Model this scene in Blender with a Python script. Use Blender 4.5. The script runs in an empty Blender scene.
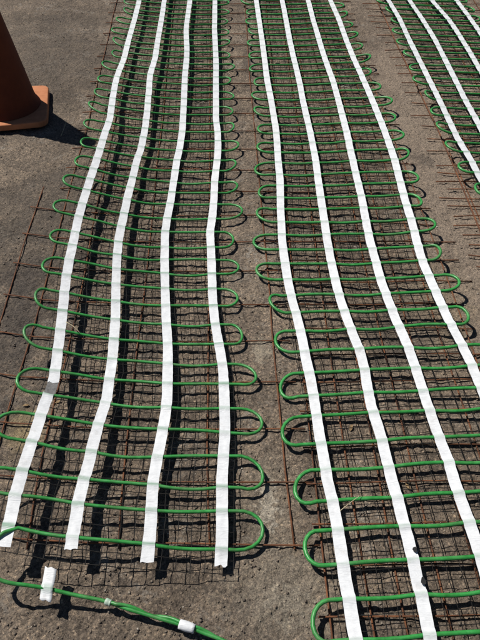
import bpy, math, random
import numpy as np
from mathutils import Vector

random.seed(7)
rng = np.random.default_rng(11)
R = math.radians
scene = bpy.context.scene
col = scene.collection

# ------------------------------------------------------------------ camera
CAM_H, F_PX, PITCH = 1.33, 610.0, R(46.0)
cam_data = bpy.data.cameras.new('camera')
cam = bpy.data.objects.new('camera', cam_data)
col.objects.link(cam)
cam.location = (0, 0, CAM_H)
cam.rotation_euler = (R(90) - PITCH, 0, 0)
cam_data.sensor_fit = 'VERTICAL'
cam_data.sensor_height = 24.0
cam_data.lens = 24.0 * F_PX / 640.0
cam_data.clip_start = 0.02
cam_data.clip_end = 500
scene.camera = cam

# ------------------------------------------------------------------ sky, sun, exposure
SUN_VEC = Vector((-0.57, 0.36, 1.0)).normalized()      # towards the sun
SUN_EL = math.asin(SUN_VEC.z)
world = bpy.data.worlds.new('World')
scene.world = world
world.use_nodes = True
wn, wl = world.node_tree.nodes, world.node_tree.links
bg = wn.get('Background') or wn.new('ShaderNodeBackground')
sky = wn.new('ShaderNodeTexSky')
sky.sky_type = 'NISHITA'
sky.sun_disc = False
sky.altitude = 1500
sky.air_density = 0.7
sky.dust_density = 0.2
sky.sun_elevation = SUN_EL
sky.sun_rotation = math.atan2(SUN_VEC.x, SUN_VEC.y)
wl.new(sky.outputs[0], bg.inputs[0])
bg.inputs[1].default_value = 0.05
sun_data = bpy.data.lights.new('sun', 'SUN')
sun_data.energy = 5.0
sun_data.angle = R(0.53)
sun_data.color = (1.0, 0.955, 0.89)
sun = bpy.data.objects.new('sun', sun_data)
col.objects.link(sun)
sun.rotation_euler = (-SUN_VEC).to_track_quat('-Z', 'Y').to_euler()
sun.location = (-2, 1.5, 6)
vs = scene.view_settings
vs.view_transform = 'Standard'
vs.look = 'None'
vs.exposure = 0.0
vs.gamma = 1.0
vs.use_curve_mapping = False

# ------------------------------------------------------------------ helpers
SP, CP = math.sin(PITCH), math.cos(PITCH)
def P(x, y, z=0.0):
    """photo pixel (480x640) -> world point lying at height z"""
    u, v = x - 240.0, y - 320.0
    d = np.array([u, F_PX * CP - v * SP, -(F_PX * SP + v * CP)])
    return np.array([0, 0, CAM_H]) + d * ((CAM_H - z) / -d[2])

def tag(o, label=None, cat=None, group=None, kind=None):
    if label: o['label'] = label
    if cat: o['category'] = cat
    if group: o['group'] = group
    if kind: o['kind'] = kind
    return o

def empty(name, loc=(0, 0, 0), rz=0.0):
    o = bpy.data.objects.new(name, None)
    o.empty_display_size = 0.1
    o.location = loc
    o.rotation_euler = (0, 0, rz)
    col.objects.link(o)
    return o

class MB:
    def __init__(s): s.v, s.f = [], []
    def tube(s, pts, r, n=8, cap=True, phase=0.0):
        pts = [np.asarray(p, float) for p in pts]
        m = len(pts)
        rs = r if hasattr(r, '__len__') else [r] * m
        tang = [pts[min(i + 1, m - 1)] - pts[max(i - 1, 0)] for i in range(m)]
        tang = [t / (np.linalg.norm(t) + 1e-12) for t in tang]
        up = np.array([0, 0, 1.0])
        if abs(tang[0][2]) > 0.9: up = np.array([1.0, 0, 0])
        nrm = np.cross(tang[0], up); nrm /= np.linalg.norm(nrm)
        b0 = len(s.v)
        for i in range(m):
            nrm = nrm - tang[i] * np.dot(nrm, tang[i])
            nrm /= np.linalg.norm(nrm) + 1e-12
            bi = np.cross(tang[i], nrm)
            for k in range(n):
                a = 2 * math.pi * k / n + phase
                s.v.append(tuple(pts[i] + rs[i] * (math.cos(a) * nrm + math.sin(a) * bi)))
        for i in range(m - 1):
            for k in range(n):
                a, b = b0 + i * n + k, b0 + i * n + (k + 1) % n
                s.f.append((a, b, b + n, a + n))
        if cap:
            s.f.append(tuple(b0 + k for k in reversed(range(n))))
            s.f.append(tuple(b0 + (m - 1) * n + k for k in range(n)))
    def octa(s, c, r, rz=None):
        rz = rz or r
        b = len(s.v)
        x, y, z = c
        s.v += [(x + r, y, z), (x, y + r, z), (x - r, y, z), (x, y - r, z), (x, y, z + rz), (x, y, z - rz)]
        for k in range(4):
            s.f.append((b + k, b + (k + 1) % 4, b + 4))
            s.f.append((b + (k + 1) % 4, b + k, b + 5))
    def build(s, name, mat, parent=None, smooth=True):
        me = bpy.data.meshes.new(name)
        me.from_pydata(s.v, [], s.f)
        if smooth: me.polygons.foreach_set('use_smooth', [True] * len(me.polygons))
        me.materials.append(mat)
        me.update()
        o = bpy.data.objects.new(name, me)
        col.objects.link(o)
        if parent: o.parent = parent
        return o

_TAB = {}
def vnoise(x, y, scale, seed):
    """smooth value noise over world x, y (numpy arrays)"""
    N = 512
    if seed not in _TAB: _TAB[seed] = np.random.default_rng(seed).random((N, N))
    tab = _TAB[seed]
    gx, gy = x / scale + 1000.37, y / scale + 1000.71
    ix, iy = np.floor(gx).astype(int), np.floor(gy).astype(int)
    fx, fy = gx - ix, gy - iy
    fx, fy = fx * fx * (3 - 2 * fx), fy * fy * (3 - 2 * fy)
    a = tab[ix % N, iy % N]; b = tab[(ix + 1) % N, iy % N]
    c = tab[ix % N, (iy + 1) % N]; d = tab[(ix + 1) % N, (iy + 1) % N]
    return (a * (1 - fx) + b * fx) * (1 - fy) + (c * (1 - fx) + d * fx) * fy - 0.5

# ------------------------------------------------------------------ materials
def new_mat(name):
    m = bpy.data.materials.new(name)
    m.use_nodes = True
    nt = m.node_tree
    return m, nt, nt.nodes, nt.links, nt.nodes['Principled BSDF']

def nd(nodes, typ, **kw):
    n = nodes.new(typ)
    for k, v in kw.items():
        if k in n.inputs.keys(): n.inputs[k].default_value = v
        else: setattr(n, k, v)
    return n

def ramp(nodes, stops, interp='LINEAR'):
    n = nodes.new('ShaderNodeValToRGB')
    n.color_ramp.interpolation = interp
    els = n.color_ramp.elements
    while len(els) < len(stops): els.new(0.5)
    for e, (p, c) in zip(els, stops):
        e.position = p
        e.color = (*c, 1) if len(c) == 3 else c
    return n

def mixc(nodes, links, fac, a, b, mode='MIX'):
    n = nodes.new('ShaderNodeMix')
    n.data_type = 'RGBA'
    n.blend_type = mode
    for sock, val in ((n.inputs[0], fac), (n.inputs[6], a), (n.inputs[7], b)):
        if hasattr(val, 'is_linked') or isinstance(val, bpy.types.NodeSocket): links.new(val, sock)
        elif isinstance(val, (int, float)): sock.default_value = val
        else: sock.default_value = (*val, 1)
    return n.outputs[2]

def ground_material():
    m, nt, N, L, bs = new_mat('old_asphalt')
    tc = nd(N, 'ShaderNodeNewGeometry')
    pos = tc.outputs['Position']
    def noise(scale, detail=4, rough=0.6, dist=0.0):
        n = nd(N, 'ShaderNodeTexNoise', Scale=scale, Detail=detail, Roughness=rough, Distortion=dist)
        L.new(pos, n.inputs['Vector']); return n
    def vor(scale, feature='F1', rnd=1.0):
        n = nd(N, 'ShaderNodeTexVoronoi', Scale=scale, Randomness=rnd); n.feature = feature
        wn_ = noise(scale * 1.3, 3, 0.6)
        wv = nd(N, 'ShaderNodeVectorMath', operation='MULTIPLY_ADD'); L.new(wn_.outputs['Color'], wv.inputs[0])
        wv.inputs[1].default_value = (1.1 / scale,) * 3; L.new(pos, wv.inputs[2])
        L.new(wv.outputs[0], n.inputs['Vector']); return n
    big = noise(1.1, 4, 0.6)
    base = ramp(N, [(0.30, (0.130, 0.107, 0.088)), (0.48, (0.195, 0.161, 0.132)), (0.62, (0.255, 0.211, 0.173)), (0.75, (0.31, 0.257, 0.21))])
    L.new(big.outputs['Fac'], base.inputs[0])
    mid = noise(9, 6, 0.65, 0.3)
    mr = ramp(N, [(0.30, (0.66, 0.66, 0.67)), (0.5, (1, 1, 1)), (0.72, (1.35, 1.32, 1.27))])
    L.new(mid.outputs['Fac'], mr.inputs[0])
    c = mixc(N, L, 1.0, base.outputs[0], mr.outputs[0], 'MULTIPLY')
    # aggregate: every stone its own tone
    v1 = vor(210)
    sep = nd(N, 'ShaderNodeSeparateColor'); L.new(v1.outputs['Color'], sep.inputs[0])
    ar = ramp(N, [(0.0, (0.6, 0.59, 0.58)), (0.35, (0.9, 0.89, 0.87)), (0.7, (1.1, 1.07, 1.03)), (0.93, (1.3, 1.24, 1.15)), (1.0, (2.1, 2.0, 1.85))])
    L.new(sep.outputs[0], ar.inputs[0])
    c = mixc(N, L, 0.85, c, ar.outputs[0], 'MULTIPLY')
    stones = noise(135, 4, 0.7, 0.5)
    sr_ = ramp(N, [(0.34, (0.42, 0.41, 0.40)), (0.46, (0.85, 0.85, 0.85)), (0.56, (1.12, 1.10, 1.06)), (0.70, (1.9, 1.8, 1.62))])
    L.new(stones.outputs['Fac'], sr_.inputs[0])
    c = mixc(N, L, 0.85, c, sr_.outputs[0], 'MULTIPLY')
    fine = noise(420, 3, 0.7)
    fr = ramp(N, [(0.3, (0.5, 0.5, 0.5)), (0.7, (1.5, 1.48, 1.43))])
    L.new(fine.outputs['Fac'], fr.inputs[0])
    c = mixc(N, L, 0.8, c, fr.outputs[0], 'MULTIPLY')
    # worn pale cement smears and dark bitumen patches with their own outlines
    sm = noise(5.0, 7, 0.72, 0.6)
    smr = ramp(N, [(0.52, (0, 0, 0)), (0.62, (1, 1, 1))])
    L.new(sm.outputs['Fac'], smr.inputs[0])
    sp2 = noise(60, 3, 0.7)
    spr = ramp(N, [(0.47, (0, 0, 0)), (0.58, (1, 1, 1))]); L.new(sp2.outputs['Fac'], spr.inputs[0])
    mm = nd(N, 'ShaderNodeMath', operation='MULTIPLY'); L.new(smr.outputs[0], mm.inputs[0]); L.new(spr.outputs[0], mm.inputs[1])
    c = mixc(N, L, mm.outputs[0], c, mixc(N, L, 0.9, (0.31, 0.275, 0.235), sr_.outputs[0], 'MULTIPLY'))
    dk = noise(2.6, 6, 0.7, 0.8)
    dkr = ramp(N, [(0.55, (0, 0, 0)), (0.68, (0.65, 0.65, 0.65))]); L.new(dk.outputs['Fac'], dkr.inputs[0])
    c = mixc(N, L, dkr.outputs[0], c, mixc(N, L, 0.9, (0.075, 0.066, 0.060), sr_.outputs[0], 'MULTIPLY'))
    # hairline cracks and broken crust lines
    cv = nd(N, 'ShaderNodeTexVoronoi', Scale=4.2); cv.feature = 'DISTANCE_TO_EDGE'
    cw = noise(9, 6, 0.7)
    cwv = nd(N, 'ShaderNodeVectorMath', operation='MULTIPLY_ADD'); L.new(cw.outputs['Color'], cwv.inputs[0]); cwv.inputs[1].default_value = (0.22, 0.22, 0.22); L.new(pos, cwv.inputs[2])
    L.new(cwv.outputs[0], cv.inputs['Vector'])
    cr = ramp(N, [(0.0, (1, 1, 1)), (0.006, (0.8, 0.8, 0.8)), (0.016, (0, 0, 0))]); L.new(cv.outputs['Distance'], cr.inputs[0])
    cm = noise(2.2, 3, 0.6); cmr = ramp(N, [(0.46, (0, 0, 0)), (0.56, (0.75, 0.75, 0.75))]); L.new(cm.outputs['Fac'], cmr.inputs[0])
    cmul = nd(N, 'ShaderNodeMath', operation='MULTIPLY'); L.new(cr.outputs[0], cmul.inputs[0]); L.new(cmr.outputs[0], cmul.inputs[1])
    c = mixc(N, L, cmul.outputs[0], c, (0.035, 0.03, 0.027))
    # local patches of the slab: (centre, radius, colour, breakup)
    def patch(c, px, py, rx, ry, colr, strength, bs_, lo_=0.42, hi_=0.62):
        w = P(px, py)
        mp = nd(N, 'ShaderNodeVectorMath', operation='SUBTRACT'); L.new(pos, mp.inputs[0]); mp.inputs[1].default_value = (w[0], w[1], 0)
        sc = nd(N, 'ShaderNodeVectorMath', operation='MULTIPLY'); L.new(mp.outputs[0], sc.inputs[0]); sc.inputs[1].default_value = (1 / rx, 1 / ry, 0)
        ln = nd(N, 'ShaderNodeVectorMath', operation='LENGTH'); L.new(sc.outputs[0], ln.inputs[0])
        nn = noise(bs_, 6, 0.72, 0.4)
        ad = nd(N, 'ShaderNodeMath', operation='MULTIPLY_ADD'); L.new(nn.outputs['Fac'], ad.inputs[0]); ad.inputs[1].default_value = 2.2; L.new(ln.outputs['Value'], ad.inputs[2])
        rr = ramp(N, [(0.0, (strength,) * 3), (lo_, (strength,) * 3), (hi_, (0, 0, 0))])
        hv = nd(N, 'ShaderNodeMath', operation='MULTIPLY'); L.new(ad.outputs[0], hv.inputs[0]); hv.inputs[1].default_value = 0.28
        L.new(hv.outputs[0], rr.inputs[0])
        return mixc(N, L, rr.outputs[0], c, mixc(N, L, 1.0, mixc(N, L, 0.8, colr, sr_.outputs[0], 'MULTIPLY'), fr.outputs[0], 'MULTIPLY'))
    c = patch(c, 430, 160, 0.20, 1.6, (0.29, 0.235, 0.19), 0.85, 6)
    c = patch(c, 422, 158, 0.12, 0.15, (0.085, 0.072, 0.063), 0.6, 34, 0.36, 0.47)
    c = patch(c, 268, 500, 0.10, 0.20, (0.26, 0.225, 0.18), 0.5, 28, 0.40, 0.55)
    c = patch(c, 268, 505, 0.08, 0.17, (0.42, 0.38, 0.32), 0.9, 34, 0.36, 0.40)
    c = patch(c, 262, 350, 0.07, 0.12, (0.33, 0.29, 0.235), 0.8, 48, 0.38, 0.45)
    c = patch(c, 285, 600, 0.14, 0.10, (0.36, 0.325, 0.27), 0.8, 46, 0.36, 0.43)
    c = patch(c, 40, 60, 0.5, 0.9, (0.095, 0.083, 0.072), 0.55, 5)
    c = patch(c, 35, 215, 0.22, 0.45, (0.10, 0.088, 0.078), 0.6, 7)
    c = patch(c, 24, 428, 0.055, 0.075, (0.34, 0.27, 0.165), 0.95, 16)
    c = patch(c, 285, 590, 0.16, 0.12, (0.27, 0.235, 0.19), 0.6, 35)
    c = patch(c, 440, 300, 0.14, 0.25, (0.27, 0.22, 0.165), 0.7, 14)
    c = patch(c, 20, 330, 0.16, 0.45, (0.078, 0.070, 0.066), 0.6, 9)
    L.new(c, bs.inputs['Base Color'])
    bs.inputs['Roughness'].default_value = 0.93
    bs.inputs['Specular IOR Level'].default_value = 0.22
    # relief
    v2 = vor(150, 'F1')
    b1 = nd(N, 'ShaderNodeBump', Strength=0.7, Distance=0.0045); b1.invert = True
    L.new(v2.outputs['Distance'], b1.inputs['Height'])
    n2 = noise(150, 5, 0.75)
    b2 = nd(N, 'ShaderNodeBump', Strength=1.0, Distance=0.006)
    L.new(n2.outputs['Fac'], b2.inputs['Height']); L.new(b1.outputs[0], b2.inputs['Normal'])
    n3 = noise(38, 4, 0.6)
    b3 = nd(N, 'ShaderNodeBump', Strength=0.6, Distance=0.012)
    L.new(n3.outputs['Fac'], b3.inputs['Height']); L.new(b2.outputs[0], b3.inputs['Normal'])
    L.new(b3.outputs[0], bs.inputs['Normal'])
    return m

def tape_material():
    m, nt, N, L, bs = new_mat('white_tape')
    at = nd(N, 'ShaderNodeAttribute'); at.attribute_name = 'show_through'
    g = nd(N, 'ShaderNodeNewGeometry')
    nn = nd(N, 'ShaderNodeTexNoise', Scale=60, Detail=5, Roughness=0.65); L.new(g.outputs['Position'], nn.inputs['Vector'])
    tone = ramp(N, [(0.25, (0.60, 0.615, 0.63)), (0.5, (0.71, 0.73, 0.75)), (0.8, (0.77, 0.785, 0.80))]); L.new(nn.outputs['Fac'], tone.inputs[0])
    # faint scuffs of dust
    dn = nd(N, 'ShaderNodeTexNoise', Scale=14, Detail=7, Roughness=0.75); L.new(g.outputs['Position'], dn.inputs['Vector'])
    dr = ramp(N, [(0.57, (0, 0, 0)), (0.74, (0.6, 0.6, 0.6))]); L.new(dn.outputs['Fac'], dr.inputs[0])
    c = mixc(N, L, dr.outputs[0], tone.outputs[0], (0.46, 0.43, 0.39))
    c = mixc(N, L, at.outputs['Color'], c, (0.06, 0.24, 0.10))
    L.new(c, bs.inputs['Base Color'])
    bs.inputs['Roughness'].default_value = 0.42
    bs.inputs['Specular IOR Level'].default_value = 0.4
    mpg = nd(N, 'ShaderNodeMapping'); mpg.inputs['Scale'].default_value = (0.5, 2.6, 1.0); mpg.inputs['Rotation'].default_value = (0, 0, 0.25); L.new(g.outputs['Position'], mpg.inputs['Vector'])
    bn = nd(N, 'ShaderNodeTexNoise', Scale=38, Detail=3, Roughness=0.55, Distortion=0.8); L.new(mpg.outputs[0], bn.inputs['Vector'])
    rd = nd(N, 'ShaderNodeMath', operation='ABSOLUTE'); sb = nd(N, 'ShaderNodeMath', operation='SUBTRACT'); L.new(bn.outputs['Fac'], sb.inputs[0]); sb.inputs[1].default_value = 0.5; L.new(sb.outputs[0], rd.inputs[0])
    b = nd(N, 'ShaderNodeBump', Strength=0.45, Distance=0.006); L.new(rd.outputs[0], b.inputs['Height']); L.new(b.outputs[0], bs.inputs['Normal'])
    return m

def cable_material():
    m, nt, N, L, bs = new_mat('green_cable_jacket')
    g = nd(N, 'ShaderNodeNewGeometry')
    nn = nd(N, 'ShaderNodeTexNoise', Scale=45, Detail=5, Roughness=0.65); L.new(g.outputs['Position'], nn.inputs['Vector'])
    t = ramp(N, [(0.3, (0.018, 0.16, 0.026)), (0.55, (0.034, 0.275, 0.055)), (0.8, (0.08, 0.37, 0.11))]); L.new(nn.outputs['Fac'], t.inputs[0])
    dn = nd(N, 'ShaderNodeTexNoise', Scale=9, Detail=8, Roughness=0.75); L.new(g.outputs['Position'], dn.inputs['Vector'])
    dr = ramp(N, [(0.5, (0, 0, 0)), (0.75, (0.6, 0.6, 0.6))]); L.new(dn.outputs['Fac'], dr.inputs[0])
    c = mixc(N, L, dr.outputs[0], t.outputs[0], (0.12, 0.16, 0.085))
    L.new(c, bs.inputs['Base Color'])
    rr = nd(N, 'ShaderNodeMapRange'); L.new(dn.outputs['Fac'], rr.inputs[0]); rr.inputs[3].default_value = 0.22; rr.inputs[4].default_value = 0.6
    L.new(rr.outputs[0], bs.inputs['Roughness'])
    b = nd(N, 'ShaderNodeBump', Strength=0.2, Distance=0.001); L.new(nn.outputs['Fac'], b.inputs['Height']); L.new(b.outputs[0], bs.inputs['Normal'])
    return m

def rust_material():
    m, nt, N, L, bs = new_mat('rusty_steel')
    g = nd(N, 'ShaderNodeNewGeometry')
    nn = nd(N, 'ShaderNodeTexNoise', Scale=30, Detail=8, Roughness=0.7); L.new(g.outputs['Position'], nn.inputs['Vector'])
    t = ramp(N, [(0.3, (0.034, 0.017, 0.011)), (0.5, (0.125, 0.047, 0.019)), (0.65, (0.21, 0.08, 0.03)), (0.8, (0.28, 0.14, 0.066))]); L.new(nn.outputs['Fac'], t.inputs[0])
    L.new(t.outputs[0], bs.inputs['Base Color'])
    bs.inputs['Roughness'].default_value = 0.85
    bn = nd(N, 'ShaderNodeTexNoise', Scale=350, Detail=4, Roughness=0.7); L.new(g.outputs['Position'], bn.inputs['Vector'])
    b = nd(N, 'ShaderNodeBump', Strength=0.6, Distance=0.001); L.new(bn.outputs['Fac'], b.inputs['Height']); L.new(b.outputs[0], bs.inputs['Normal'])
    return m

def noisy_material(name, c0, c1, scale, rough, bump=0.2, bscale=200, bdist=0.001, spec=0.4):
    m, nt, N, L, bs = new_mat(name)
    g = nd(N, 'ShaderNodeNewGeometry')
    nn = nd(N, 'ShaderNodeTexNoise', Scale=scale, Detail=7, Roughness=0.7); L.new(g.outputs['Position'], nn.inputs['Vector'])
    t = ramp(N, [(0.3, c0), (0.72, c1)]); L.new(nn.outputs['Fac'], t.inputs[0])
    L.new(t.outputs[0], bs.inputs['Base Color'])
    bs.inputs['Roughness'].default_value = rough
    bs.inputs['Specular IOR Level'].default_value = spec
    bn = nd(N, 'ShaderNodeTexNoise', Scale=bscale, Detail=4, Roughness=0.65); L.new(g.outputs['Position'], bn.inputs['Vector'])
    b = nd(N, 'ShaderNodeBump', Strength=bump, Distance=bdist); L.new(bn.outputs['Fac'], b.inputs['Height']); L.new(b.outputs[0], bs.inputs['Normal'])
    return m

def grit_material():
    m, nt, N, L, bs = new_mat('grit_stone')
    g = nd(N, 'ShaderNodeNewGeometry')
    t = ramp(N, [(0.0, (0.085, 0.07, 0.058)), (0.4, (0.14, 0.113, 0.09)), (0.8, (0.20, 0.165, 0.13)), (0.97, (0.30, 0.26, 0.21)), (1.0, (0.5, 0.46, 0.40))])
    L.new(g.outputs['Random Per Island'], t.inputs[0])
    L.new(t.outputs[0], bs.inputs['Base Color'])
    bs.inputs['Roughness'].default_value = 0.9
    bs.inputs['Specular IOR Level'].default_value = 0.25
    return m

M_GROUND = ground_material()
M_GRIT = grit_material()
M_TAPE = tape_material()
M_CABLE = cable_material()
M_RUST = rust_material()
M_NET = noisy_material('black_plastic_net', (0.005, 0.005, 0.005), (0.013, 0.012, 0.011), 60, 0.7, spec=0.2)
M_TAPE_GREY = noisy_material('bare_grey_tape_backing', (0.10, 0.098, 0.095), (0.24, 0.235, 0.23), 70, 0.5, 0.4, 120, 0.002)
M_CONE = noisy_material('orange_rubber_shade_darkened', (0.11, 0.022, 0.007), (0.16, 0.034, 0.010), 20, 0.85, 0.25, 160, 0.001)  # cone body: shade of its unlit side put into a darkened orange
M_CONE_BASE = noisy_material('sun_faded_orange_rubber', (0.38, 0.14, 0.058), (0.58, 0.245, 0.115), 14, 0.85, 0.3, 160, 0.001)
M_STRAW = noisy_material('dry_straw', (0.36, 0.29, 0.17), (0.58, 0.50, 0.34), 80, 0.8)
M_LEAF = noisy_material('dry_leaf', (0.14, 0.085, 0.04), (0.33, 0.23, 0.12), 90, 0.8)
M_BLACK = noisy_material('black_tear', (0.006, 0.006, 0.006), (0.02, 0.02, 0.02), 120, 0.7)

# ------------------------------------------------------------------ ground
def ground_height(x, y):
    h = 0.010 * vnoise(x, y, 0.55, 1) + 0.007 * vnoise(x, y, 0.16, 2) + 0.0045 * vnoise(x, y, 0.045, 3)
    h = h + 0.0050 * vnoise(x, y, 0.017, 4)
    p = np.clip(vnoise(x, y, 0.011, 5) - 0.08, 0, 1)
    return h + 0.011 * p - 0.005

def make_ground():
    xs = np.concatenate([-np.geomspace(60, 2.3, 26), np.arange(-2.25, -1.0, 0.016), np.arange(-1.0, 1.3, 0.0062),
                         np.arange(1.3, 2.6, 0.016), np.geomspace(2.65, 60, 26)])
    near = [0.18]
    while near[-1] < 6.6:
        near.append(near[-1] + 0.0042 + 0.0042 * max(0, near[-1] - 0.6) ** 1.15)
    ys = np.concatenate([-np.geomspace(60, 0.05, 26), np.array([0.0, 0.08]), np.array(near), np.geomspace(6.9, 120, 30)])
    X, Y = np.meshgrid(xs, ys)
    Z = ground_height(X, Y)
    nx, ny = len(xs), len(ys)
    co = np.stack([X, Y, Z], -1).reshape(-1, 3)
    i = (np.arange(ny - 1)[:, None] * nx + np.arange(nx - 1)[None, :]).reshape(-1)
    quads = np.stack([i, i + 1, i + 1 + nx, i + nx], -1)
    me = bpy.data.meshes.new('ground')
    me.vertices.add(len(co)); me.vertices.foreach_set('co', co.ravel())
    me.loops.add(quads.size); me.loops.foreach_set('vertex_index', quads.ravel().astype(np.int32))
    me.polygons.add(len(quads))
    me.polygons.foreach_set('loop_start', np.arange(0, quads.size, 4, dtype=np.int32))
    me.polygons.foreach_set('use_smooth', np.ones(len(quads), bool))
    me.update(calc_edges=True)
    me.validate()
    me.materials.append(M_GROUND)
    o = bpy.data.objects.new('ground', me)
    col.objects.link(o)
    tag(o, 'old brown grey gritty asphalt ground under everything', kind='structure')
make_ground()

def make_grit(n=26000):
    # loose grains of aggregate lying on the asphalt, more of them close to the camera
    y = 0.35 + 5.6 * rng.random(n) ** 1.9
    x = -1.5 + 3.6 * rng.random(n)
    z = ground_height(x, y)
    r = 0.0012 + 0.0030 * rng.random(n) ** 3
    base = np.array([(1, 0, 0), (0, 1, 0), (-1, 0, 0), (0, -1, 0), (0, 0, 1), (0, 0, -1)], float)
    fb = np.array([(0, 1, 4), (1, 2, 4), (2, 3, 4), (3, 0, 4), (1, 0, 5), (2, 1, 5), (3, 2, 5), (0, 3, 5)])
    jit = 1 + 0.55 * (rng.random((n, 6, 1)) - 0.5)
    a = rng.random(n) * 6.28
    ca, sa = np.cos(a)[:, None], np.sin(a)[:, None]
    v = base[None] * jit + 0.25 * (rng.random((n, 6, 3)) - 0.5)
    v[:, :, 2] *= 0.7
    vx = v[:, :, 0] * ca - v[:, :, 1] * sa
    vy = v[:, :, 0] * sa + v[:, :, 1] * ca
    V = np.stack([vx, vy, v[:, :, 2]], -1) * r[:, None, None] + np.stack([x, y, z + 0.35 * r], -1)[:, None, :]
    Fc = (fb[None] + 6 * np.arange(n)[:, None, None]).reshape(-1, 3)
    me = bpy.data.meshes.new('grit')
    me.vertices.add(n * 6); me.vertices.foreach_set('co', V.ravel())
    me.loops.add(Fc.size); me.loops.foreach_set('vertex_index', Fc.ravel().astype(np.int32))
    me.polygons.add(len(Fc)); me.polygons.foreach_set('loop_start', np.arange(0, Fc.size, 3, dtype=np.int32))
    me.update(calc_edges=True)
    me.materials.append(M_GRIT)
    o = bpy.data.objects.new('grit', me)
    col.objects.link(o)
    tag(o, 'loose grains of stone scattered over the asphalt', 'grit', kind='stuff')
make_grit()

# ------------------------------------------------------------------ reinforcing wire sheets
def wire(parent, pts, r=0.0023):
    mb = MB(); mb.tube(pts, r, 6)
    return mb.build('wire', M_RUST, parent)

def densify(pts, n, amp, axis, seed, off=(0, 0, 0), lift=0.0):
    pts = np.array(pts, float)
    d = np.concatenate([[0], np.cumsum(np.linalg.norm(np.diff(pts[:, :2], axis=0), axis=1))])
    t = np.linspace(0, d[-1], n)
    out = np.stack([np.interp(t, d, pts[:, k]) for k in range(3)], 1)
    w = vnoise(t, np.full_like(t, seed * 3.1), 0.35, 77)
    out[:, axis] += amp * w
    # the wires lie on the uneven ground: bottom wires touch it, cross wires sit on top of those
    gx, gy = out[:, 0] + off[0], out[:, 1] + off[1]
    lay = out[:, 2] > 0.012
    out[:, 2] = 0.010 * vnoise(gx, gy, 0.55, 1) + 0.007 * vnoise(gx, gy, 0.16, 2) - 0.004 + np.where(lay, 0.0072, 0.0034) + lift
    out[:, 2] += 0.0025 * vnoise(t, np.full_like(t, seed * 1.7), 0.2, 78)
    return out

def row_y(x, y):
    return P(x, y)[1]

def sheet_left():
    o = empty('wire_mesh', (P(130, 400)[0], P(130, 400)[1], 0))
    tag(o, 'rusty welded wire mesh lying beneath the leftmost heating mat', 'wire mesh', 'rusty wire mesh sheets')
    off = np.array(o.location)
    def add(pts, s, axis, n=26, amp=0.006): wire(o, densify(np.array(pts) - off, n, amp, axis, s, off))
    L1 = [P(117, 0), P(100, 72), P(88, 122), P(76, 165), P(57, 240), P(38, 315), P(22, 365), P(8, 412), P(-18, 500), P(-25, 548)]
    M1 = [P(245, 0), P(250, 80), P(257, 160), P(269, 290), P(271, 325), P(279, 400), P(286, 480), P(295, 549)]
    far1 = L1[0] + (L1[0] - L1[1]) * 0.35; farM = M1[0] + (M1[0] - M1[1]) * 0.35
    L1 = [far1] + L1; M1 = [farM] + M1
    for p in L1: p[2] = 0.009
    for p in M1: p[2] = 0.009
    add(L1, 1, 0, 40); add(M1, 2, 0, 40)
    L1a, M1a = np.array(L1)[::-1], np.array(M1)[::-1]
    ys = np.linspace(M1a[0, 1], 5.2, 24)
    xl, xm = np.interp(ys, L1a[:, 1], L1a[:, 0]), np.interp(ys, M1a[:, 1], M1a[:, 0])
    for k in (1, 3, 5):
        f = k / 7 + 0.02
        pts = np.stack([xl * (1 - f) + xm * f, ys, np.full_like(ys, 0.009)], 1)
        add(pts, 5 + k, 0, 36)
    # outer edge wire, only beside the near half
    L0 = [P(44, 188), P(35, 216), P(25, 244), P(14, 277), P(3, 313), P(-16, 370), P(-36, 440), P(-60, 548)]
    for p in L0: p[2] = 0.009
    add(L0, 30, 0, 24, 0.003)
    # cross wires every six inches
    y0, sp = P(270, 545)[1], 0.1525
    left_pts = {4: (3, 315), 5: (14, 277), 6: (25, 244.5), 7: (36, 215), 8: (44, 189)}
    k = 0
    while y0 + k * sp < 5.6:
        y = y0 + k * sp
        xr = np.interp(y, M1a[:, 1], M1a[:, 0]) + 0.05 + 0.02 * random.random()
        xL1 = np.interp(y, L1a[:, 1], L1a[:, 0])
        dl = 0.03 if k < 9 else 0.006
        z = 0.0145
        if k < 9:
            pl = (xL1 - 0.125, y + 0.045, z)
        else:
            pl = (xL1 - 0.035, y + 0.012, z)
        add([pl, (xL1, y + 0.02, z), (xL1 + 0.25, y + 0.003, z), (xr - 0.25, y, z), (xr, y + random.uniform(-.003, .003), z)], 40 + k, 1, 20, 0.004)
        k += 1

def sheet_right():
    o = empty('wire_mesh', (P(380, 400)[0], P(380, 400)[1], 0))
    tag(o, 'rusty welded wire mesh lying beneath the middle heating mat', 'wire mesh', 'rusty wire mesh sheets')
    off = np.array(o.location)
    def add(pts, s, axis, n=26, amp=0.006): wire(o, densify(np.array(pts) - off, n, amp, axis, s, off, 0.002), 0.0022)
    xs0 = [0.176, 0.262, 0.33, 0.416, 0.502, 0.59, 0.67]
    for i, x in enumerate(xs0):
        add([(x + 0.012, 0.30, 0.009), (x, 1.0, 0.009), (x - 0.005, 2.0, 0.009), (x - 0.03 - .01 * i, 5.4, 0.009)], 100 + i, 0, 34, 0.008)
    y, k = 0.33, 0
    while y < 5.5:
        xr = 0.715 + random.uniform(-0.03, 0.035) - 0.02 * max(0, y - 2.0)
        if y > 2.2: xr -= 0.03
        xl = 0.176 - random.uniform(0.006, 0.02)
        add([(xl, y + random.uniform(-.006, .006), 0.0145), (0.45, y + .004, 0.0145), (xr, y + random.uniform(-.006, .012), 0.011)], 130 + k, 1, 16, 0.006)
        y += 0.1016; k += 1

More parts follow.
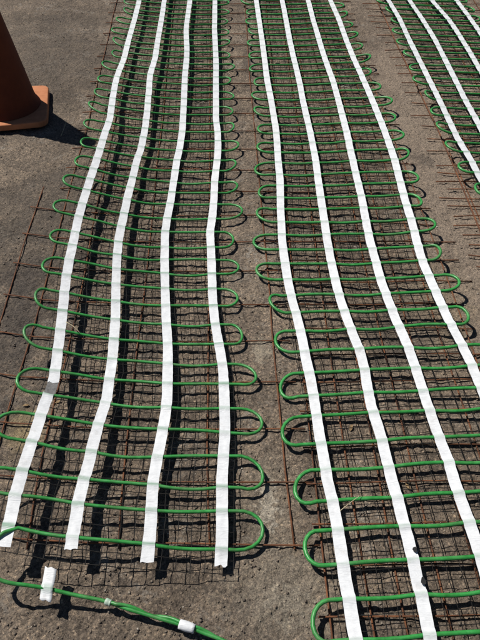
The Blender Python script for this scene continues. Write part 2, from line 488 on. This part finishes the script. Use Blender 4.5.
def sheet_far_right():
    o = empty('wire_mesh', (1.2, 2.4, 0))
    tag(o, 'rusty welded wire mesh beneath the rightmost heating mat, its wire ends poking out', 'wire mesh', 'rusty wire mesh sheets')
    off = np.array(o.location)
    def add(pts, s, axis, n=26, amp=0.006, r=0.0023, lift=0.003): wire(o, densify(np.array(pts) - off, n, amp, axis, s, off, lift), r)
    E = [P(360, -64), P(375, 0), P(410, 75), P(445, 150), P(480, 235), P(520, 330), P(580, 470)]
    Ea = np.array(E)[::-1]
    Ea[:, 2] = 0.006
    ys = np.linspace(0.75, 5.4, 30)
    ex = np.interp(ys, Ea[:, 1], Ea[:, 0])
    for i in range(8):
        add(np.stack([ex + 0.1 * i, ys, np.full_like(ys, 0.009)], 1), 200 + i, 0, 34, 0.008, 0.0032 if i == 0 else 0.0023, 0.012 if i == 0 else 0.003)
    ys2 = np.linspace(0.75, 2.25, 12)
    add(np.stack([np.interp(ys2, Ea[:, 1], Ea[:, 0]) + 0.024 - 0.01 * (ys2 - 1.5), ys2, np.full_like(ys2, 0.008)], 1), 215, 0, 20, 0.006)
    y, k = 0.8, 0
    while y < 5.5:
        e = np.interp(y, Ea[:, 1], Ea[:, 0])
        stub = random.uniform(0.055, 0.095) if y > 2.1 else random.uniform(0.05, 0.10)
        tilt = random.uniform(-0.006, 0.010)
        add([(e - stub, y + tilt, 0.0145), (e, y, 0.0145), (e + 0.76, y - 0.01, 0.0145)], 220 + k, 1, 14, 0.006)
        y += (0.1016 if y > 2.1 else 0.058) + random.uniform(-0.008, 0.008); k += 1

sheet_left(); sheet_right(); sheet_far_right()

# ------------------------------------------------------------------ heating mats
YH = -311.0
VPX = 209.0
def make_curve(xy, t_lo, t_hi, zt):
    """traced tape centre line -> function t (photo row) -> world point"""
    xy = sorted(xy, key=lambda p: p[1])
    xs = np.array([p[0] for p in xy], float); ys = np.array([p[1] for p in xy], float)
    zy = np.array([p[0] for p in zt], float); zz = np.array([p[1] for p in zt], float)
    def xof(t):
        if t < ys[0]: return VPX + (xs[0] - VPX) * (t - YH) / (ys[0] - YH)
        if t > ys[-1]: return VPX + (xs[-1] - VPX) * (t - YH) / (ys[-1] - YH)
        return float(np.interp(t, ys, xs))
    ts = np.arange(t_lo - 30, t_hi + 31, 1.0)
    raw = np.array([xof(t) for t in ts])
    k = np.exp(-0.5 * (np.arange(-9, 10) / 3.6) ** 2); k /= k.sum()
    pad = np.concatenate([np.full(9, raw[0]), raw, np.full(9, raw[-1])])
    sm = np.convolve(pad, k, 'valid')
    zraw = np.interp(ts, zy, zz)
    k2 = np.exp(-0.5 * (np.arange(-20, 21) / 8.0) ** 2); k2 /= k2.sum()
    zsm = np.convolve(np.concatenate([np.full(20, zraw[0]), zraw, np.full(20, zraw[-1])]), k2, 'valid')
    def S(t):
        return P(float(np.interp(t, ts, sm)), t, float(np.interp(t, ts, zsm)))
    return S

CAB_R = 0.0043
NET = 0.030

def lerp_u(pts, u):
    """pts: 4 strip points; u in strip units (may lie outside 0..3)"""
    if u <= 0: return pts[0] + (pts[0] - pts[1]) * (-u)
    if u >= 3: return pts[3] + (pts[3] - pts[2]) * (u - 3)
    i = min(int(u), 2); f = u - i
    pm = pts[i - 1] if i > 0 else 2 * pts[0] - pts[1]
    pp = pts[i + 2] if i < 2 else 2 * pts[3] - pts[2]
    a, b = pts[i], pts[i + 1]
    return 0.5 * ((2 * a) + (b - pm) * f + (2 * pm - 5 * a + 4 * b - pp) * f * f + (3 * a - pm - 3 * b + pp) * f ** 3)

def build_mat(strips, lines, dofs, first_pair_left, loc, label, t_tape, t_net, tips, press, gaps=None, tail=None, edge_lift=(0.0, 0.0), cable_r=CAB_R, skip_left_at_end=False):
    """strips: four curves; lines: photo rows of each cable run at the reference strip (near to far);
       dofs: row offsets at the four strips (functions of t)"""
    root = empty('heating_mat', loc)
    off = np.array(loc, float)
    tag(root, label, 'heating mat', 'heating mats rolled out side by side')
    T = [[t + dofs[j](t) for j in range(4)] for t in lines]
    pts4 = [[strips[j](T[k][j]) for j in range(4)] for k in range(len(lines))]
    up = np.array([0, 0, 1.0])
    # ---- cable
    path = []
    def run_pts(k, from_left):
        a = pts4[k]
        pl = (k // 2) if first_pair_left else ((k + 1) // 2)
        pr = ((k + 1) // 2) if first_pair_left else (k // 2)
        u0 = -tips[0](lines[k]) - 0.16 * vnoise(np.array([pl * 1.37]), np.array([0.3]), 1.0, 51)[0]
        u1 = 3 + tips[1](lines[k]) + 0.16 * vnoise(np.array([pr * 1.37]), np.array([5.3]), 1.0, 52)[0]
        seq = []
        us = np.concatenate([np.linspace(u0, 0, 5)[:-1], np.linspace(0, 3, 22), np.linspace(3, u1, 5)[1:]])
        for u in us:
            p = lerp_u(a, u).copy()
            if 0 < u < 3:
                fr = u - math.floor(u)
                p[2] -= 0.0035 * math.sin(math.pi * fr) * (0.5 + vnoise(np.array([u * 1.3]), np.array([k * 0.71]), 1.0, 21)[0])
                p[1] += 0.010 * math.sin(math.pi * fr) * vnoise(np.array([math.floor(u) * 5.3]), np.array([k * 3.17]), 1.0, 22)[0] * 1.6
            p[2] += 0.0010
            seq.append(p)
        return seq if from_left else seq[::-1]
    n = len(lines)
    go_right = first_pair_left        # see below: run 0 walks so that the loop after it is on the wanted side
    # the loop joining run 0 and 1 is on the left if first_pair_left
    for k in range(n):
        left_after = (k % 2 == 0) == first_pair_left
        seq = run_pts(k, from_left=not left_after)
        path += seq
        if k < n - 1:
            side = 0 if left_after else 1
            a = seq[-1]; nxt = run_pts(k + 1, from_left=left_after)[0]
            inward = seq[-4]
            d = a - inward; d /= np.linalg.norm(d) + 1e-9
            c = 0.5 * (a + nxt); h = 0.5 * (nxt - a)
            rad = np.linalg.norm(h) * (1.0 + 0.45 * random.uniform(-0.4, 1.1))
            dz = random.uniform(-0.005, 0.008) + edge_lift[side]
            skew = random.uniform(-0.35, 0.35)
            for q in range(1, 10):
                ang = math.pi * q / 10
                bulge = 1.0 + 0.10 * math.sin(ang)
                pnt = c - h * (math.cos(ang) * bulge + skew * math.sin(ang)) + d * rad * math.sin(ang)
                pnt = pnt + up * (dz * math.sin(ang))
                pnt[2] = max(pnt[2], 0.012)
                path.append(pnt)
    if tail is not None:
        path = tail(path)
    for p in path: p[2] = max(p[2], 0.011)
    mb = MB(); mb.tube(np.array(path) - off, cable_r, 8)
    mb.build('cable', M_CABLE, root)
    # ---- tape strips
    for j in range(4):
        lo, hi = t_tape[j]
        segs = [(lo, hi, M_TAPE, 'tape_strip')]
        if gaps and j in gaps:
            g0, g1 = gaps[j]
            segs = [(lo, g0, M_TAPE, 'tape_strip'), (g0 - 4, g1 + 4, M_TAPE_GREY, 'tape_splice'), (g1, hi, M_TAPE, 'tape_strip')]
        for si, (a, b, mat, nm) in enumerate(segs):
            tt = np.linspace(a, b, int(abs(b - a) * 4) + 8)
            cp = np.array([strips[j](t) for t in tt])
            # resample by arc length at about 5 mm near, 9 mm far
            s = np.concatenate([[0], np.cumsum(np.linalg.norm(np.diff(cp, axis=0), axis=1))])
            m = max(4, int(s[-1] / 0.0055))
            ss = np.linspace(0, s[-1], m)
            C = np.stack([np.interp(ss, s, cp[:, q]) for q in range(3)], 1)
            tq = np.interp(ss, s, tt)
            lines_t = np.array([T[k][j] for k in range(n)])
            lines_s = np.interp(lines_t, tt, s, left=-9, right=-9)
            tops, att = [], []
            W = 0.0272 * (1.0 if nm == 'tape_strip' else 0.96)
            ko = rng.random(n)
            def vn(x, y, sc, sd): return float(vnoise(np.array([x]), np.array([y]), sc, sd)[0])
            jj = j * 7.3 + 31.0 * off[0]
            for i in range(m):
                tg = C[min(i + 2, m - 1)] - C[max(i - 2, 0)]; tg[2] = 0
                tg /= np.linalg.norm(tg) + 1e-9
                sd = np.array([-tg[1], tg[0], 0.0])
                if sd[0] < 0: sd = -sd
                kk = int(np.argmin(np.abs(lines_t - tq[i])))
                lat = pts4[kk][min(j + 1, 3)] - pts4[kk][max(j - 1, 0)]
                lat /= np.linalg.norm(lat)
                sd3 = sd.copy(); sd3[2] = lat[2] / max(1e-3, math.hypot(lat[0], lat[1]))
                slope_y = lat[1] / max(1e-3, abs(lat[0])) * np.sign(lat[0])
                wl_ = W * (0.5 + 0.05 * vn(ss[i], jj, 0.09, 31) + 0.035 * vn(ss[i], jj, 0.011, 32))
                wr_ = W * (0.5 + 0.05 * vn(ss[i], jj + 3, 0.09, 31) + 0.035 * vn(ss[i], jj + 3, 0.011, 32))
                roll = 0.0030 * vn(ss[i], jj + 9, 0.06, 36)
                for q in range(7):
                    f = q / 6 - 0.5
                    x_ = (2 * wl_ if f < 0 else 2 * wr_) * f
                    pos = C[i] + sd3 * x_
                    dd_ = np.abs(lines_s - ss[i] + (1 if tg[1] > 0 else -1) * slope_y * x_)
                    ki = int(np.argmin(dd_)); dist = float(dd_[ki])
                    cov = max(0.0, 1 - dist / 0.0125)
                    cov = cov * cov * (3 - 2 * cov)
                    wr = 0.0010 * vn(ss[i], f * 0.05 + jj, 0.016, 34)
                    hgt = 0.0026 + 0.0042 * cov + (wr + roll * f) * (1 - cov)
                    if nm == 'tape_splice': hgt -= 0.0009
                    pos = pos + up * hgt
                    if i in (0, m - 1):        # torn ends
                        pos = pos + tg * 0.010 * vn(q * 1.0, jj + si, 1.7, 35)
                    tops.append(pos - off)
                    a_ = press * (0.35 + 0.75 * ko[ki]) * max(0.0, 1 - (dist / 0.0052) ** 2) ** 0.6 if nm == 'tape_strip' else 0.0
                    att.append(min(0.95, a_))
            tops = np.array(tops); bots = tops - np.array([0, 0, 0.0006])
            nt_ = len(tops)
            rimi = [i * 7 for i in range(m)] + [(m - 1) * 7 + q for q in range(1, 7)] + [i * 7 + 6 for i in range(m - 2, -1, -1)] + [q for q in range(5, 0, -1)]
            vv = np.concatenate([tops, bots, tops[rimi], bots[rimi]])
            aa = np.concatenate([att, att, np.array(att)[rimi], np.array(att)[rimi]])
            ff = []
            for i in range(m - 1):
                for q in range(6):
                    a0 = i * 7 + q
                    ff.append((a0, a0 + 1, a0 + 8, a0 + 7)); ff.append((nt_ + a0, nt_ + a0 + 7, nt_ + a0 + 8, nt_ + a0 + 1))
            nr = len(rimi); b1_, b2_ = 2 * nt_, 2 * nt_ + nr
            for i in range(nr): ff.append((b1_ + i, b1_ + (i + 1) % nr, b2_ + (i + 1) % nr, b2_ + i))
            me = bpy.data.meshes.new(nm)
            me.from_pydata(vv.tolist(), [], ff)
            me.polygons.foreach_set('use_smooth', [True] * len(ff))
            ca = me.color_attributes.new('show_through', 'FLOAT_COLOR', 'POINT')
            ca.data.foreach_set('color', np.repeat(aa, 4))
            me.materials.append(mat); me.update()
            o = bpy.data.objects.new(nm, me); col.objects.link(o); o.parent = root
            if nm == 'tape_splice': o['label'] = 'bare grey patch where the white tape is missing'
    # ---- plastic netting
    mb = MB()
    lo, hi = t_net
    tt = np.linspace(hi, lo, 900)
    c4 = np.array([[strips[j](t + dofs[j](t) * (1.0 if 0 else 1.0)) for j in range(4)] for t in tt])
    arc = np.concatenate([[0], np.cumsum(np.linalg.norm(np.diff(c4[:, 1], axis=0), axis=1))])
    nrow = int(arc[-1] / NET)
    rowsi = [np.array([[np.interp(r_ * NET, arc, c4[:, j, q]) for q in range(3)] for j in range(4)]) for r_ in range(nrow)]
    width = np.linalg.norm(c4[0, 3] - c4[0, 0])
    du = 3 * NET / width
    us = np.arange(-0.17, 3.18, du)
    G = np.array([[lerp_u(rowsi[r_], u) for u in us] for r_ in range(nrow)])
    jx = np.random.default_rng(3).normal(0, 0.0009, G.shape); jx[:, :, 2] *= 0.8
    G = G + jx; G[:, :, 2] = np.maximum(G[:, :, 2] - 0.0026, 0.0135)
    for r_ in range(nrow): mb.tube(G[r_] - off, 0.0010, 4, True, 0.78)
    for c_ in range(len(us)): mb.tube(G[:, c_] - off, 0.0010, 4, True, 0.78)
    for r_ in range(min(nrow, 70)):
        for c_ in range(len(us)): mb.octa(G[r_, c_] - off, 0.0024, 0.0016)
    net = mb.build('netting', M_NET, root, smooth=False)
    net['kind'] = 'stuff'
    return root, T, pts4

def harmonic_lines(known, lo, step):
    ls = sorted(known, reverse=True)
    inv = 1 / (ls[-1] - YH)
    while True:
        inv += step
        t = 1 / inv + YH
        if t < lo: break
        ls.append(t)
    return ls

const = lambda v: (lambda t: v)
interp = lambda a, b: (lambda t: float(np.interp(t, a, b)))

# --- left mat
s1 = [(139.5,0),(134.5,20),(128.7,40),(124,60),(119.5,70),(116,80),(112.5,100),(110,120),(106,130),(100,150),(97,160),(90,180),(84,200),(78,220),(74,240),(69.5,260),(66,280),(64,300),(62,320),(59,345),(57,360),(54,380),(51,391),(46,401),(43,410),(40,420),(33,440),(26,460),(20,480),(14.5,500),(10.5,520),(6,540),(4,548)]
s2 = [(164.5,0),(161.5,20),(158,40),(155,60),(150,75),(149,90),(147.5,110),(145,130),(141,150),(137,160),(132.5,180),(127,200),(123,220),(119,238),(117,260),(116,285),(115.5,320),(112.5,360),(109.5,380),(107,400),(100,420),(94.5,440),(90,460),(84,480),(79,500),(76,520),(72.5,540),(71,550)]
s3 = [(190,0),(186,30),(187,50),(186.5,60),(185,75),(184,100),(182.5,130),(179.5,150),(177,160),(174,180),(171,200),(167,220),(165,235),(164.5,260),(165,280),(165.5,300),(166.3,320),(168,345),(168,360),(167,400),(165.5,415),(163,430),(159,450),(156,465),(153.5,480),(152,500),(151,520),(149.5,540),(147,562)]
s4 = [(215,0),(214.5,30),(216,60),(216,120),(218,135),(218,150),(217.3,160),(214.5,180),(214,200),(212,220),(210,232),(211,250),(212,280),(212.5,300),(214.5,320),(218,340),(221,355),(223,370),(224.5,400),(225,430),(224,450),(222,480),(222,540),(221,567)]
z1 = [(-130,.05),(0,.055),(70,.059),(110,.063),(200,.084),(280,.076),(360,.060),(400,.068),(440,.079),(520,.081),(640,.08)]
z2 = [(-130,.04),(0,.045),(80,.056),(100,.047),(150,.041),(200,.045),(240,.054),(280,.043),(320,.036),(400,.034),(440,.054),(480,.050),(520,.060),(560,.065)]
z3 = [(-130,.03),(0,.034),(80,.044),(130,.025),(200,.021),(240,.024),(300,.026),(345,.024),(400,.032),(450,.037),(520,.037),(560,.040)]
z4 = [(-130,.03),(100,.028),(200,.021),(300,.020),(400,.024),(450,.028),(500,.028),(560,.018)]
SL = [make_curve(s, -140, 660, z) for s, z in ((s1, z1), (s2, z2), (s3, z3), (s4, z4))]
linesL = harmonic_lines([171,182.5,193,204.5,219,232,247.5,260,274,289,306,324.5,344,364,384,407.5,429.5,457,485,510.5,544.5], -118, .0000453)
dL = [interp([-120,0,60,150,180,231,300,350,400,450,500,545],[-2.5,-4,-6,-10,-13,-15,-13,-13.5,-12,-15,-14,-18.5]),
      interp([-120,0,150,200,300,400,545],[-1,-1.5,-3.5,-5,-4.5,-4,-7]),
      const(0.0),
      interp([-120,400,430,460,490,512,545],[0,0.4,3.5,-1,3,0.5,5])]
def tail_left(path):
    # the first run (nearest) leaves the mat on its left, bends back and runs off along the ground
    pix = [(232, 647, .014), (222, 640, .013), (205, 633.5, .014), (187, 626.5, .016), (168, 621, .018), (150, 615.5, .019), (128, 609, .021), (108, 602, .024),
           (90, 598, .028), (70, 594, .034), (47, 588.5, .044), (25, 585, .056), (8, 582.5, .066), (-8, 576, .076), (-17, 565, .084), (-14, 550, .088), (-4, 538.5, .089), (6, 531, .088)]
    pre = [P(x, y, z) for x, y, z in pix]
    dense = []
    for a in range(len(pre) - 1):
        p0 = pre[max(a - 1, 0)]; p1 = pre[a]; p2 = pre[a + 1]; p3 = pre[min(a + 2, len(pre) - 1)]
        for f in (0, .25, .5, .75):
            dense.append(0.5 * (2 * p1 + (p2 - p0) * f + (2 * p0 - 5 * p1 + 4 * p2 - p3) * f * f + (3 * p1 - p0 - 3 * p2 + p3) * f ** 3))
    # the run itself enters from the left: drop its loop extension
    return dense + path[5:]
matL, TL, PL = build_mat(
    SL, linesL, dL, False, tuple(P(150, 400)), 'leftmost green heating mat, its near taped edge curled up off the ground',
    [(-120, 547.5), (-120, 549.5), (-120, 562), (-120, 567)], (-125, 569),
    (interp([-120, 200, 400, 550], [.26, .26, .26, .26]), interp([-120, 550], [.25, .27])), 0.72,
    gaps={0: (383, 395)}, tail=tail_left, edge_lift=(0.004, 0.0), cable_r=0.0042)

# --- middle mat
r1 = [(256,0),(259,20),(262,40),(264.5,60),(267,80),(271,100),(276,130),(278,160),(280,180),(280.3,200),(281,220),(282,240),(284.5,260),(287.5,280),(292,300),(297.5,320),(302,340),(306,360),(310.5,380),(314,400),(317,420),(320,440),(324,460),(327,480),(332,500),(336,520),(339,540),(342,560),(345,580),(349,600),(352,620),(355.5,640)]
r2 = [(282,0),(286,20),(289.5,40),(294,60),(299,80),(302.5,100),(309.5,130),(315.5,160),(318,180),(321,200),(324,220),(327,240),(330.5,260),(335,280),(340,300),(347,320),(355,340),(360,352),(364.5,370),(367.5,390),(372,410),(379,430),(384,450),(391.5,480),(397.5,500),(402.5,520),(408,540),(412.5,560),(416.5,580),(422,600),(426,620),(430,640)]
r3 = [(308,0),(313,20),(319,40),(325,60),(332.5,80),(338,100),(346,130),(352.5,160),(357,180),(362,200),(365.5,220),(369.5,240),(375,260),(380.5,280),(388,300),(395.5,320),(405,340),(412.5,360),(419,380),(425.5,400),(432.5,420),(439.5,440),(447.5,460),(453.5,480),(460.5,500),(468,520),(475,540),(481,560)]
r4 = [(330,0),(339,20),(346,40),(354,60),(361,75),(372,100),(380,120),(387.5,140),(394.5,160),(399.5,180),(404.5,200),(411,220),(416,240),(421.5,260),(430,280),(439,300),(448,320),(459,340),(469,360),(477.5,380)]
q1 = [(-130,.022),(0,.022),(160,.018),(300,.017),(400,.018),(480,.022),(560,.029),(760,.03)]
q2 = [(-130,.026),(0,.026),(160,.023),(300,.022),(400,.023),(480,.025),(560,.028),(760,.03)]
q3 = [(-130,.030),(0,.030),(160,.031),(300,.029),(400,.026),(480,.027),(760,.03)]
q4 = [(-130,.034),(0,.034),(160,.044),(260,.046),(320,.040),(400,.032),(760,.03)]
SR = [make_curve(s, -140, 760, z) for s, z in ((r1, q1), (r2, q2), (r3, q3), (r4, q4))]
linesR = [733, 684] + [640,599,564.5,530,501,470,444,416,396,373,352,331,313,296,280,264,250,235,222.5,209.5,198,186,175,163]
linesR = harmonic_lines(linesR, -118, .0000460)
dR = [const(0.0),
      interp([-120,170,264,330,400,470,560,640,740],[0,0,-.2,-2,-3.5,-2.5,-4.5,-5,-6]),
      interp([-120,170,264,330,400,470,560,640,740],[0,-2,-.5,-4,-5,-7.5,-8,-9,-10]),
      interp([-120,170,264,330,400,470,560,640,740],[0,-3,-3.2,-6,-8,-10,-12,-13,-14])]
matR, TR, PR = build_mat(
    SR, linesR, dR, True, tuple(P(360, 400)), 'middle green heating mat with black flecks on its tape, running straight down the frame',
    [(-120, 715)] * 4, (-125, 720),
    (interp([-120, 200, 550, 700], [.22, .22, .26, .26]), interp([-120, 200, 400, 740], [.18, .18, .24, .28])), 0.45,
    edge_lift=(0.0, 0.006), cable_r=0.0048)

# --- right mat
t1 = [(388,0),(400,20),(409,40),(419,60),(429,80),(439,100),(448.5,120),(458,140),(470.5,160),(478,175),(492,200),(545,300),(610,420)]
t2 = [(409,0),(422.5,20),(435,40),(445,60),(455,80),(465,100),(476,120),(500,165),(573,300),(640,420)]
t3 = [(431,0),(449,20),(462,40),(474,60),(489,86),(531,160),(606,300),(672,420)]
t4 = [(456,0),(471,20),(482,36),(512,80),(562,160),(642,300),(706,420)]
SB = [make_curve(s, -140, 420, z) for s, z in ((t1, [(-130,.045),(100,.045),(160,.05),(420,.05)]), (t2, [(-130,.038),(420,.042)]), (t3, [(-130,.034),(420,.036)]), (t4, [(-130,.03),(420,.03)]))]
inv0 = 1 / (190 - YH) - .000023
linesB = sorted([1 / (inv0 + k * .0000461) + YH for k in range(-14, 66)], reverse=True)
linesB = [t for t in linesB if -118 < t < 400]
par = (linesB.index(min(linesB, key=lambda t: abs(t - (1 / inv0 + YH)))) % 2 == 0)
dB = [const(0.0), interp([-120, 400], [0.4, 2]), interp([-120, 400], [0.8, 4]), interp([-120, 400], [1.2, 6])]
matB, TB, PB = build_mat(
    SB, linesB, dB, par, tuple(P(520, 200)), 'rightmost green heating mat, cut off by the upper right corner',
    [(-120, 395)] * 4, (-125, 400), (const(.13), const(.22)), 0.62, edge_lift=(0.004, 0.0), cable_r=0.0048)

# black flecks on the second tape strip of the middle mat
def fleck(px, py, w, h, rot):
    c = SR[1](py).copy(); off = np.array(matR.location)
    c[0] += P(px, py, c[2])[0] - c[0]
    c[2] += 0.0078
    mb = MB(); n = 9
    for zz in (0, .0016):
        for k in range(n):
            a = 2 * math.pi * k / n + rot
            rr = 1 + 0.18 * math.sin(2.0 * k + rot)
            mb.v.append(tuple(c + np.array([w * rr * math.cos(a), h * rr * math.sin(a), zz]) - off))
    mb.f.append(tuple(range(n, 2 * n))); mb.f.append(tuple(reversed(range(n))))
    for k in range(n): mb.f.append((k, (k + 1) % n, n + (k + 1) % n, n + k))
    o = mb.build('fleck', M_BLACK, matR, smooth=False)
    return o
fleck(414, 551, .0045, .006, 0.4)
fleck(422.5, 582.5, .005, .0085, 1.3)

# ------------------------------------------------------------------ tape wrapped on the left mat's tail
def tape_flag():
    # flat flag of tape pressed on the tail
    q = [P(45.2, 566.5, .050), P(57, 568.5, .048), P(51.2, 602, .040), P(39.5, 600, .041)]
    off = np.array(matL.location)
    v, f, n, m = [], [], 12, 5
    top = P(47, 588.5, .044)
    for i in range(n):
        a = i / (n - 1)
        for j in range(m):
            b = j / (m - 1)
            p = (q[0] * (1 - b) + q[1] * b) * (1 - a) + (q[3] * (1 - b) + q[2] * b) * a
            bump = 0.0060 * math.exp(-((a - 0.63) / 0.10) ** 2)
            p = p + np.array([0, 0, 0.001 + bump + 0.0003 * random.uniform(-1, 1)])
            if i in (0, n - 1): p = p + np.array([0, random.uniform(-.0025, .0025), 0])
            v.append(tuple(p - off))
    for i in range(n - 1):
        for j in range(m - 1):
            k = i * m + j
            f.append((k, k + m, k + m + 1, k + 1))
    me = bpy.data.meshes.new('tape_flag'); me.from_pydata(v, [], f); me.polygons.foreach_set('use_smooth', [True] * len(f))
    ca = me.color_attributes.new('show_through', 'FLOAT_COLOR', 'POINT')
    att = np.array([0.5 * math.exp(-(((i / (n - 1)) - 0.63) / 0.10) ** 2) for i in range(n) for j in range(m)])
    ca.data.foreach_set('color', np.repeat(att, 4))
    me.materials.append(M_TAPE)
    o = bpy.data.objects.new('tape_flag', me); col.objects.link(o); o.parent = matL
    o['label'] = 'white tape flag stuck across the loose cable tail'
    s = o.modifiers.new('thickness', 'SOLIDIFY'); s.thickness = .0007; s.offset = -1
tape_flag()

def tail_wrap(px0, py0, z0, px1, py1, z1_, r, mat, name):
    a, b = P(px0, py0, z0), P(px1, py1, z1_)
    mb = MB(); pts = [a + (b - a) * f for f in np.linspace(0, 1, 7)]
    rs = [r * (1 + random.uniform(-.14, .14)) for _ in pts]
    mb.tube(np.array(pts) - np.array(matL.location), rs, 10)
    return mb.build(name, mat, matL)
tail_wrap(179.5, 624.0, .017, 194.5, 629.0, .017, .0098, M_TAPE, 'tape_wrap')['label'] = 'white tape wrapped round the loose cable tail'
tail_wrap(105.5, 601.2, .024, 111, 603.2, .024, .0068, noisy_material('pale_green_tape', (.30, .40, .32), (.5, .6, .5), 60, .5), 'tape_wrap')['label'] = 'small pale scrap of tape on the cable tail'
# second strand twisted along the tail
def second_strand():
    pix = [(110, 603, .024), (128, 609, .021), (150, 615.5, .019), (168, 621, .018), (187, 626.5, .016), (205, 633.5, .014), (222, 640, .013), (232, 647, .014)]
    base = np.array([P(*p) for p in pix])
    d = np.concatenate([[0], np.cumsum(np.linalg.norm(np.diff(base, axis=0), axis=1))])
    t = np.linspace(0, d[-1], 60)
    pts = []
    for s in t:
        p = np.array([np.interp(s, d, base[:, q]) for q in range(3)])
        a = s * 42 + 1.0
        rr = 0.0066 * min(1, s / 0.02 + 0.2)
        p = p + np.array([0.25 * math.cos(a) * rr, abs(math.cos(a)) * rr * 0.9, math.sin(a) * rr * 0.7 + .001])
        p[2] = max(p[2], 0.010)
        pts.append(p)
    mb = MB(); mb.tube(np.array(pts) - np.array(matL.location), 0.0036, 8)
    mb.build('lead_wire', M_CABLE, matL)
second_strand()

# ------------------------------------------------------------------ traffic cone
def traffic_cone():
    right_mid = 0.5 * (P(49, 84, .03) + P(46.5, 122, .03))
    rz = R(11)
    half = 0.18
    cx = right_mid[0] - half * math.cos(rz); cy = right_mid[1] - half * math.sin(rz)
    o = empty('traffic_cone', (cx, cy, 0.0), rz)
    tag(o, 'orange traffic cone on a square rubber base at the upper left', 'traffic cone')
    # base plate: rounded square with a softened rim
    mb = MB()
    def ring(h, z, rad):
        pts = []
        for c in range(4):
            sx, sy = ((1, 1), (-1, 1), (-1, -1), (1, -1))[c]
            for k in range(9):
                a = math.pi / 2 * (c + k / 8)
                pts.append((sx * (h - rad) + rad * math.cos(a), sy * (h - rad) + rad * math.sin(a), z))
        return pts
    rings = [ring(half - .006, .002, .035), ring(half, .006, .04), ring(half, .010, .04), ring(half, .024, .04), ring(half, .027, .04), ring(half - .003, .030, .038), ring(half - .006, .0305, .037), ring(half - .03, .031, .03), ring(half - .06, .0315, .03)]
    n = 36
    for rg in rings: mb.v += rg
    for i in range(len(rings) - 1):
        for k in range(n): mb.f.append((i * n + k, i * n + (k + 1) % n, (i + 1) * n + (k + 1) % n, (i + 1) * n + k))
    mb.f.append(tuple((len(rings) - 1) * n + k for k in range(n)))
    mb.f.append(tuple(reversed(range(n))))
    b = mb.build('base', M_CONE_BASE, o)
    b['label'] = 'faded orange square rubber base plate'
    # body of revolution
    prof = [(.150, .033), (.146, .040), (.138, .050), (.132, .070), (.117, .17), (.0955, .31), (.0735, .45), (.052, .59), (.036, .69), (.033, .705), (.028, .71), (.024, .70), (.024, .62)]
    mb = MB(); n = 40
    for r, z in prof:
        for k in range(n):
            a = 2 * math.pi * k / n
            mb.v.append((r * math.cos(a), r * math.sin(a), z))
    for i in range(len(prof) - 1):
        for k in range(n): mb.f.append((i * n + k, i * n + (k + 1) % n, (i + 1) * n + (k + 1) % n, (i + 1) * n + k))
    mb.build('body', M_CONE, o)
traffic_cone()

# ------------------------------------------------------------------ small litter
def straw(a, b, r, label, bend=0.004):
    a, b = np.array(a), np.array(b)
    mb = MB()
    m = 0.5 * (a + b) + np.array([bend, bend, bend * 0.6])
    pts = [a + (m - a) * 2 * f * (1 - f) + (b - a) * f * f if 0 else (1 - f) ** 2 * a + 2 * f * (1 - f) * m + f * f * b for f in np.linspace(0, 1, 8)]
    o_loc = np.array([a[0], a[1], 0])
    mb.tube(np.array(pts) - o_loc, [r * (1 - 0.5 * k / 7) for k in range(8)], 5)
    o = mb.build('dry_straw', M_STRAW, None)
    o.location = o_loc
    tag(o, label, 'straw', 'dry straws among the mats')
straw(P(340, 511, .034), P(361, 495, .036), .0011, 'pale dry straw lying on the middle mat near its left tape strip')
straw(P(61, 136, .006), P(66.5, 120, .012), .0016, 'thin pale straw lying in the shadow of the traffic cone')
straw(P(66, 322, .078), P(80, 333, .070), .0013, 'dry straw caught across the leftmost mat beside its outer tape')
straw(P(25, 391, .03), P(36, 404, .008), .0013, 'bent dry grass stalk leaning under a loop of the leftmost mat')

def leaf(px, py, size, rot, label):
    c = P(px, py, 0)
    z = float(ground_height(np.array([c[0]]), np.array([c[1]]))[0]) + 0.004
    v, f = [], []
    out = [(-1, 0), (-.5, .32), (0, .42), (.55, .3), (1, 0), (.5, -.33), (0, -.4), (-.55, -.28)]
    v.append((0, 0, 0.0015))
    for (x, y) in out:
        v.append((size * (x * math.cos(rot) - y * math.sin(rot)), size * (x * math.sin(rot) + y * math.cos(rot)), size * random.uniform(0, .35)))
    for k in range(8): f.append((0, 1 + k, 1 + (k + 1) % 8))
    me = bpy.data.meshes.new('dry_leaf'); me.from_pydata(v, [], f); me.materials.append(M_LEAF)
    o = bpy.data.objects.new('dry_leaf', me); col.objects.link(o); o.location = (c[0], c[1], z)
    s = o.modifiers.new('thickness', 'SOLIDIFY'); s.thickness = .0006
    tag(o, label, 'leaf', 'dry leaf scraps on the ground')
leaf(26, 405.5, .009, 0.2, 'dark dry leaf scrap beside the grass stalk by the leftmost mat')
leaf(58, 402, .009, 0.7, 'tan leaf scrap under the outer tape of the leftmost mat')
leaf(418, 375, .012, 0.4, 'tan leaf scrap lying under the middle mat between tape strips')
leaf(408, 487, .010, 2.1, 'curled tan leaf scrap under the middle mat near the bottom right')
leaf(351, 428, .011, 1.2, 'dark crumpled leaf scrap under the middle mat beside its left tape strip')
leaf(436, 441, .012, 0.9, 'pale tan leaf scrap under the middle mat right of its third tape strip')
